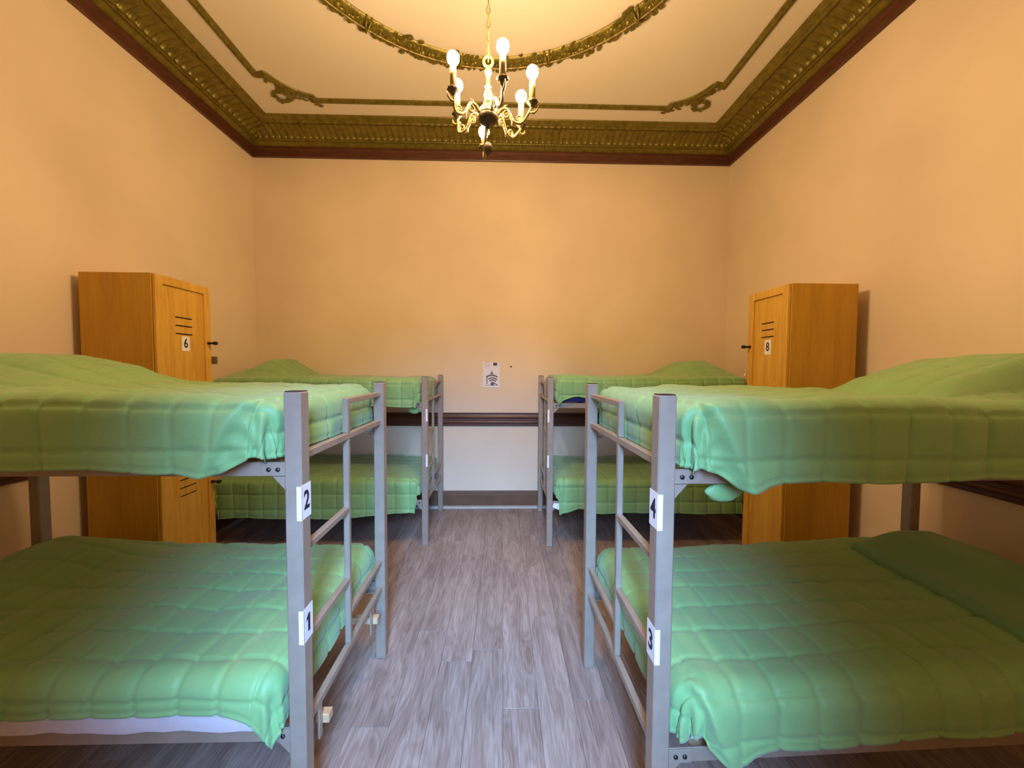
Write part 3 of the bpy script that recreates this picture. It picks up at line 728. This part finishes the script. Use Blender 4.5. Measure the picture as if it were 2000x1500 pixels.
# chain of links up to the ceiling, with the flex beside it
cm = MB(); z = 3.185 - Z0; k = 0
while z < H - Z0 - .06:
    pts = []
    for t in np.linspace(0, 2 * PI, 13):
        a, b = .0085 * math.cos(t), .020 * math.sin(t)
        pts.append((a, 0, z + .018 + b) if k % 2 == 0 else (0, a, z + .018 + b))
    cm.tube(pts, .0022, 5, False); z += .0335; k += 1
part(cm, 'chain', M['chain'])
part(MB().tube([(.004 * math.sin(q * 9), .004 * math.cos(q * 7), 3.16 - Z0 + q) for q in np.linspace(0, H - 3.18, 40)], .0022, 5), 'flex', M['candle'])
part(MB().tube([(.022 * math.cos(t), 0, 3.160 - Z0 + .025 * math.sin(t)) for t in np.linspace(0, 2 * PI, 25)], .0065, 8, False), 'hanging_ring', M['brass'])
part(MB().lathe([(.001, .060), (.020, .062), (.024, .072), (.017, .086), (.022, .105), (.018, .125), (.012, .135), (.012, .142), (.017, .148), (.010, .156), (.009, .185), (.012, .205), (.016, .214), (.019, .224), (.012, .236), (.007, .246), (.001, .247)], 18), 'column', M['brass'])
part(MB().lathe([(.001, -.030), (.030, -.028), (.046, -.016), (.052, -.002), (.048, .010)], 26), 'hub_bowl', M['patina'])
part(MB().lathe([(.048, .009), (.050, .016), (.040, .026), (.044, .034), (.036, .046), (.026, .060), (.001, .061)], 26, flute=12, fa=.05), 'hub_crown', M['brass'])
part(MB().tube([(0, 0, -.028), (0, 0, -.125)], .0032, 8), 'drop_rod', M['patina'])
part(MB().lathe([(.001, -.185), (.006, -.180), (.009, -.172), (.017, -.165), (.021, -.150), (.020, -.136), (.012, -.124), (.006, -.118), (.001, -.117)], 20, flute=10, fa=.08), 'drop_finial', M['patina'])
bulbs = [(-.006, 1.793, 3.10, 0), (-.239, 1.866, 3.10, 0), (.139, 1.939, 3.10, 0), (-.240, 2.040, 3.10, 0), (.092, 2.111, 3.10, 0), (-.108, 2.150, 2.935, 1)]
def spiral(c, e1, r0, turns, a0, n=18):
    """volute in the plane of e1 and z"""
    return [(c[0] + e1[0] * r * math.cos(t), c[1] + e1[1] * r * math.cos(t), c[2] + r * math.sin(t)) for r, t in ((r0 * (1 - .8 * q), a0 + turns * 2 * PI * q) for q in np.linspace(0, 1, n))]
for bx_, by_, bz_, low in bulbs:
    dx, dy = bx_ - AX, by_ - AY; R = math.hypot(dx, dy); e = (dx / R, dy / R)
    zc = bz_ - Z0 - (.150 if not low else .085)           # cup height
    P = lambda r, z: (e[0] * r, e[1] * r, z)
    arm = MB()
    if low: ctrl = [(.045, .0), (.080, .005), (.115, -.035), (.145, -.085), (.175, -.105), (R, zc - .02), (R, zc)]
    else: ctrl = [(.045, .012), (.066, .036), (.090, .040), (.108, .014), (.122, -.014), (.146, -.030), (.174, -.022), (R - .004, zc - .020), (R, zc)]
    cp = np.array(ctrl); tt = np.linspace(0, len(cp) - 1, 46)
    i0 = np.clip(tt.astype(int), 0, len(cp) - 2); fr_ = tt - i0
    def cat(k, f):
        p0, p1, p2, p3 = cp[max(k - 1, 0)], cp[k], cp[k + 1], cp[min(k + 2, len(cp) - 1)]
        return .5 * ((2 * p1) + (p2 - p0) * f + (2 * p0 - 5 * p1 + 4 * p2 - p3) * f * f + (3 * p1 - p0 - 3 * p2 + p3) * f ** 3)
    cv = np.array([cat(k, f) for k, f in zip(i0, fr_)])
    arm.tube([P(r, z) for r, z in cv], np.linspace(.0085, .006, len(cv)), 8)
    if not low:
        arm.tube(spiral(P(.092, .012), e, .020, 1.2, PI * .5), np.linspace(.006, .003, 18), 6)
        arm.tube(spiral(P(.152, -.008), e, -.021, 1.1, PI * .5), np.linspace(.006, .003, 18), 6)
        arm.tube([P(.075, .040), P(.082, .055), P(.096, .060)], [.005, .004, .001], 6)
        arm.tube([P(R - .02, zc - .038), P(R + .010, zc - .042), P(R + .026, zc - .026), P(R + .030, zc - .008)], [.005, .006, .005, .001], 6)
        arm.tube([P(.120, -.018), P(.118, -.036), P(.130, -.046)], [.005, .004, .001], 6)
    ao = part(arm, 'arm', M['brass'])
    c = (e[0] * R, e[1] * R, zc)
    MB().lathe([(.004, -.020), (.010, -.016), (.014, -.004), (.024, .004), (.028, .012), (.022, .014), (.014, .010), (.013, .020), (.011, .024), (.001, .024)], 20, c, flute=8, fa=.10).build('drip_cup', M['patina'], ao)
    top = bz_ - Z0 - .026
    MB().lathe([(.0145, .0), (.0145, top - zc - .022), (.009, top - zc - .020), (.001, top - zc - .020)], 14, (c[0], c[1], zc + .022)).build('candle_sleeve', M['candle'], ao)
    bl = []
    for q in np.linspace(0, 1, 12):
        t = PI * q; r = .029 * math.sin(t) ** .85
        bl.append((max(r, .0005), -.029 * math.cos(t) + .003))
    bl[0] = (.010, -.027)
    MB().lathe(bl, 16, (c[0], c[1], bz_ - Z0)).build('bulb', M['bulb'], ao)
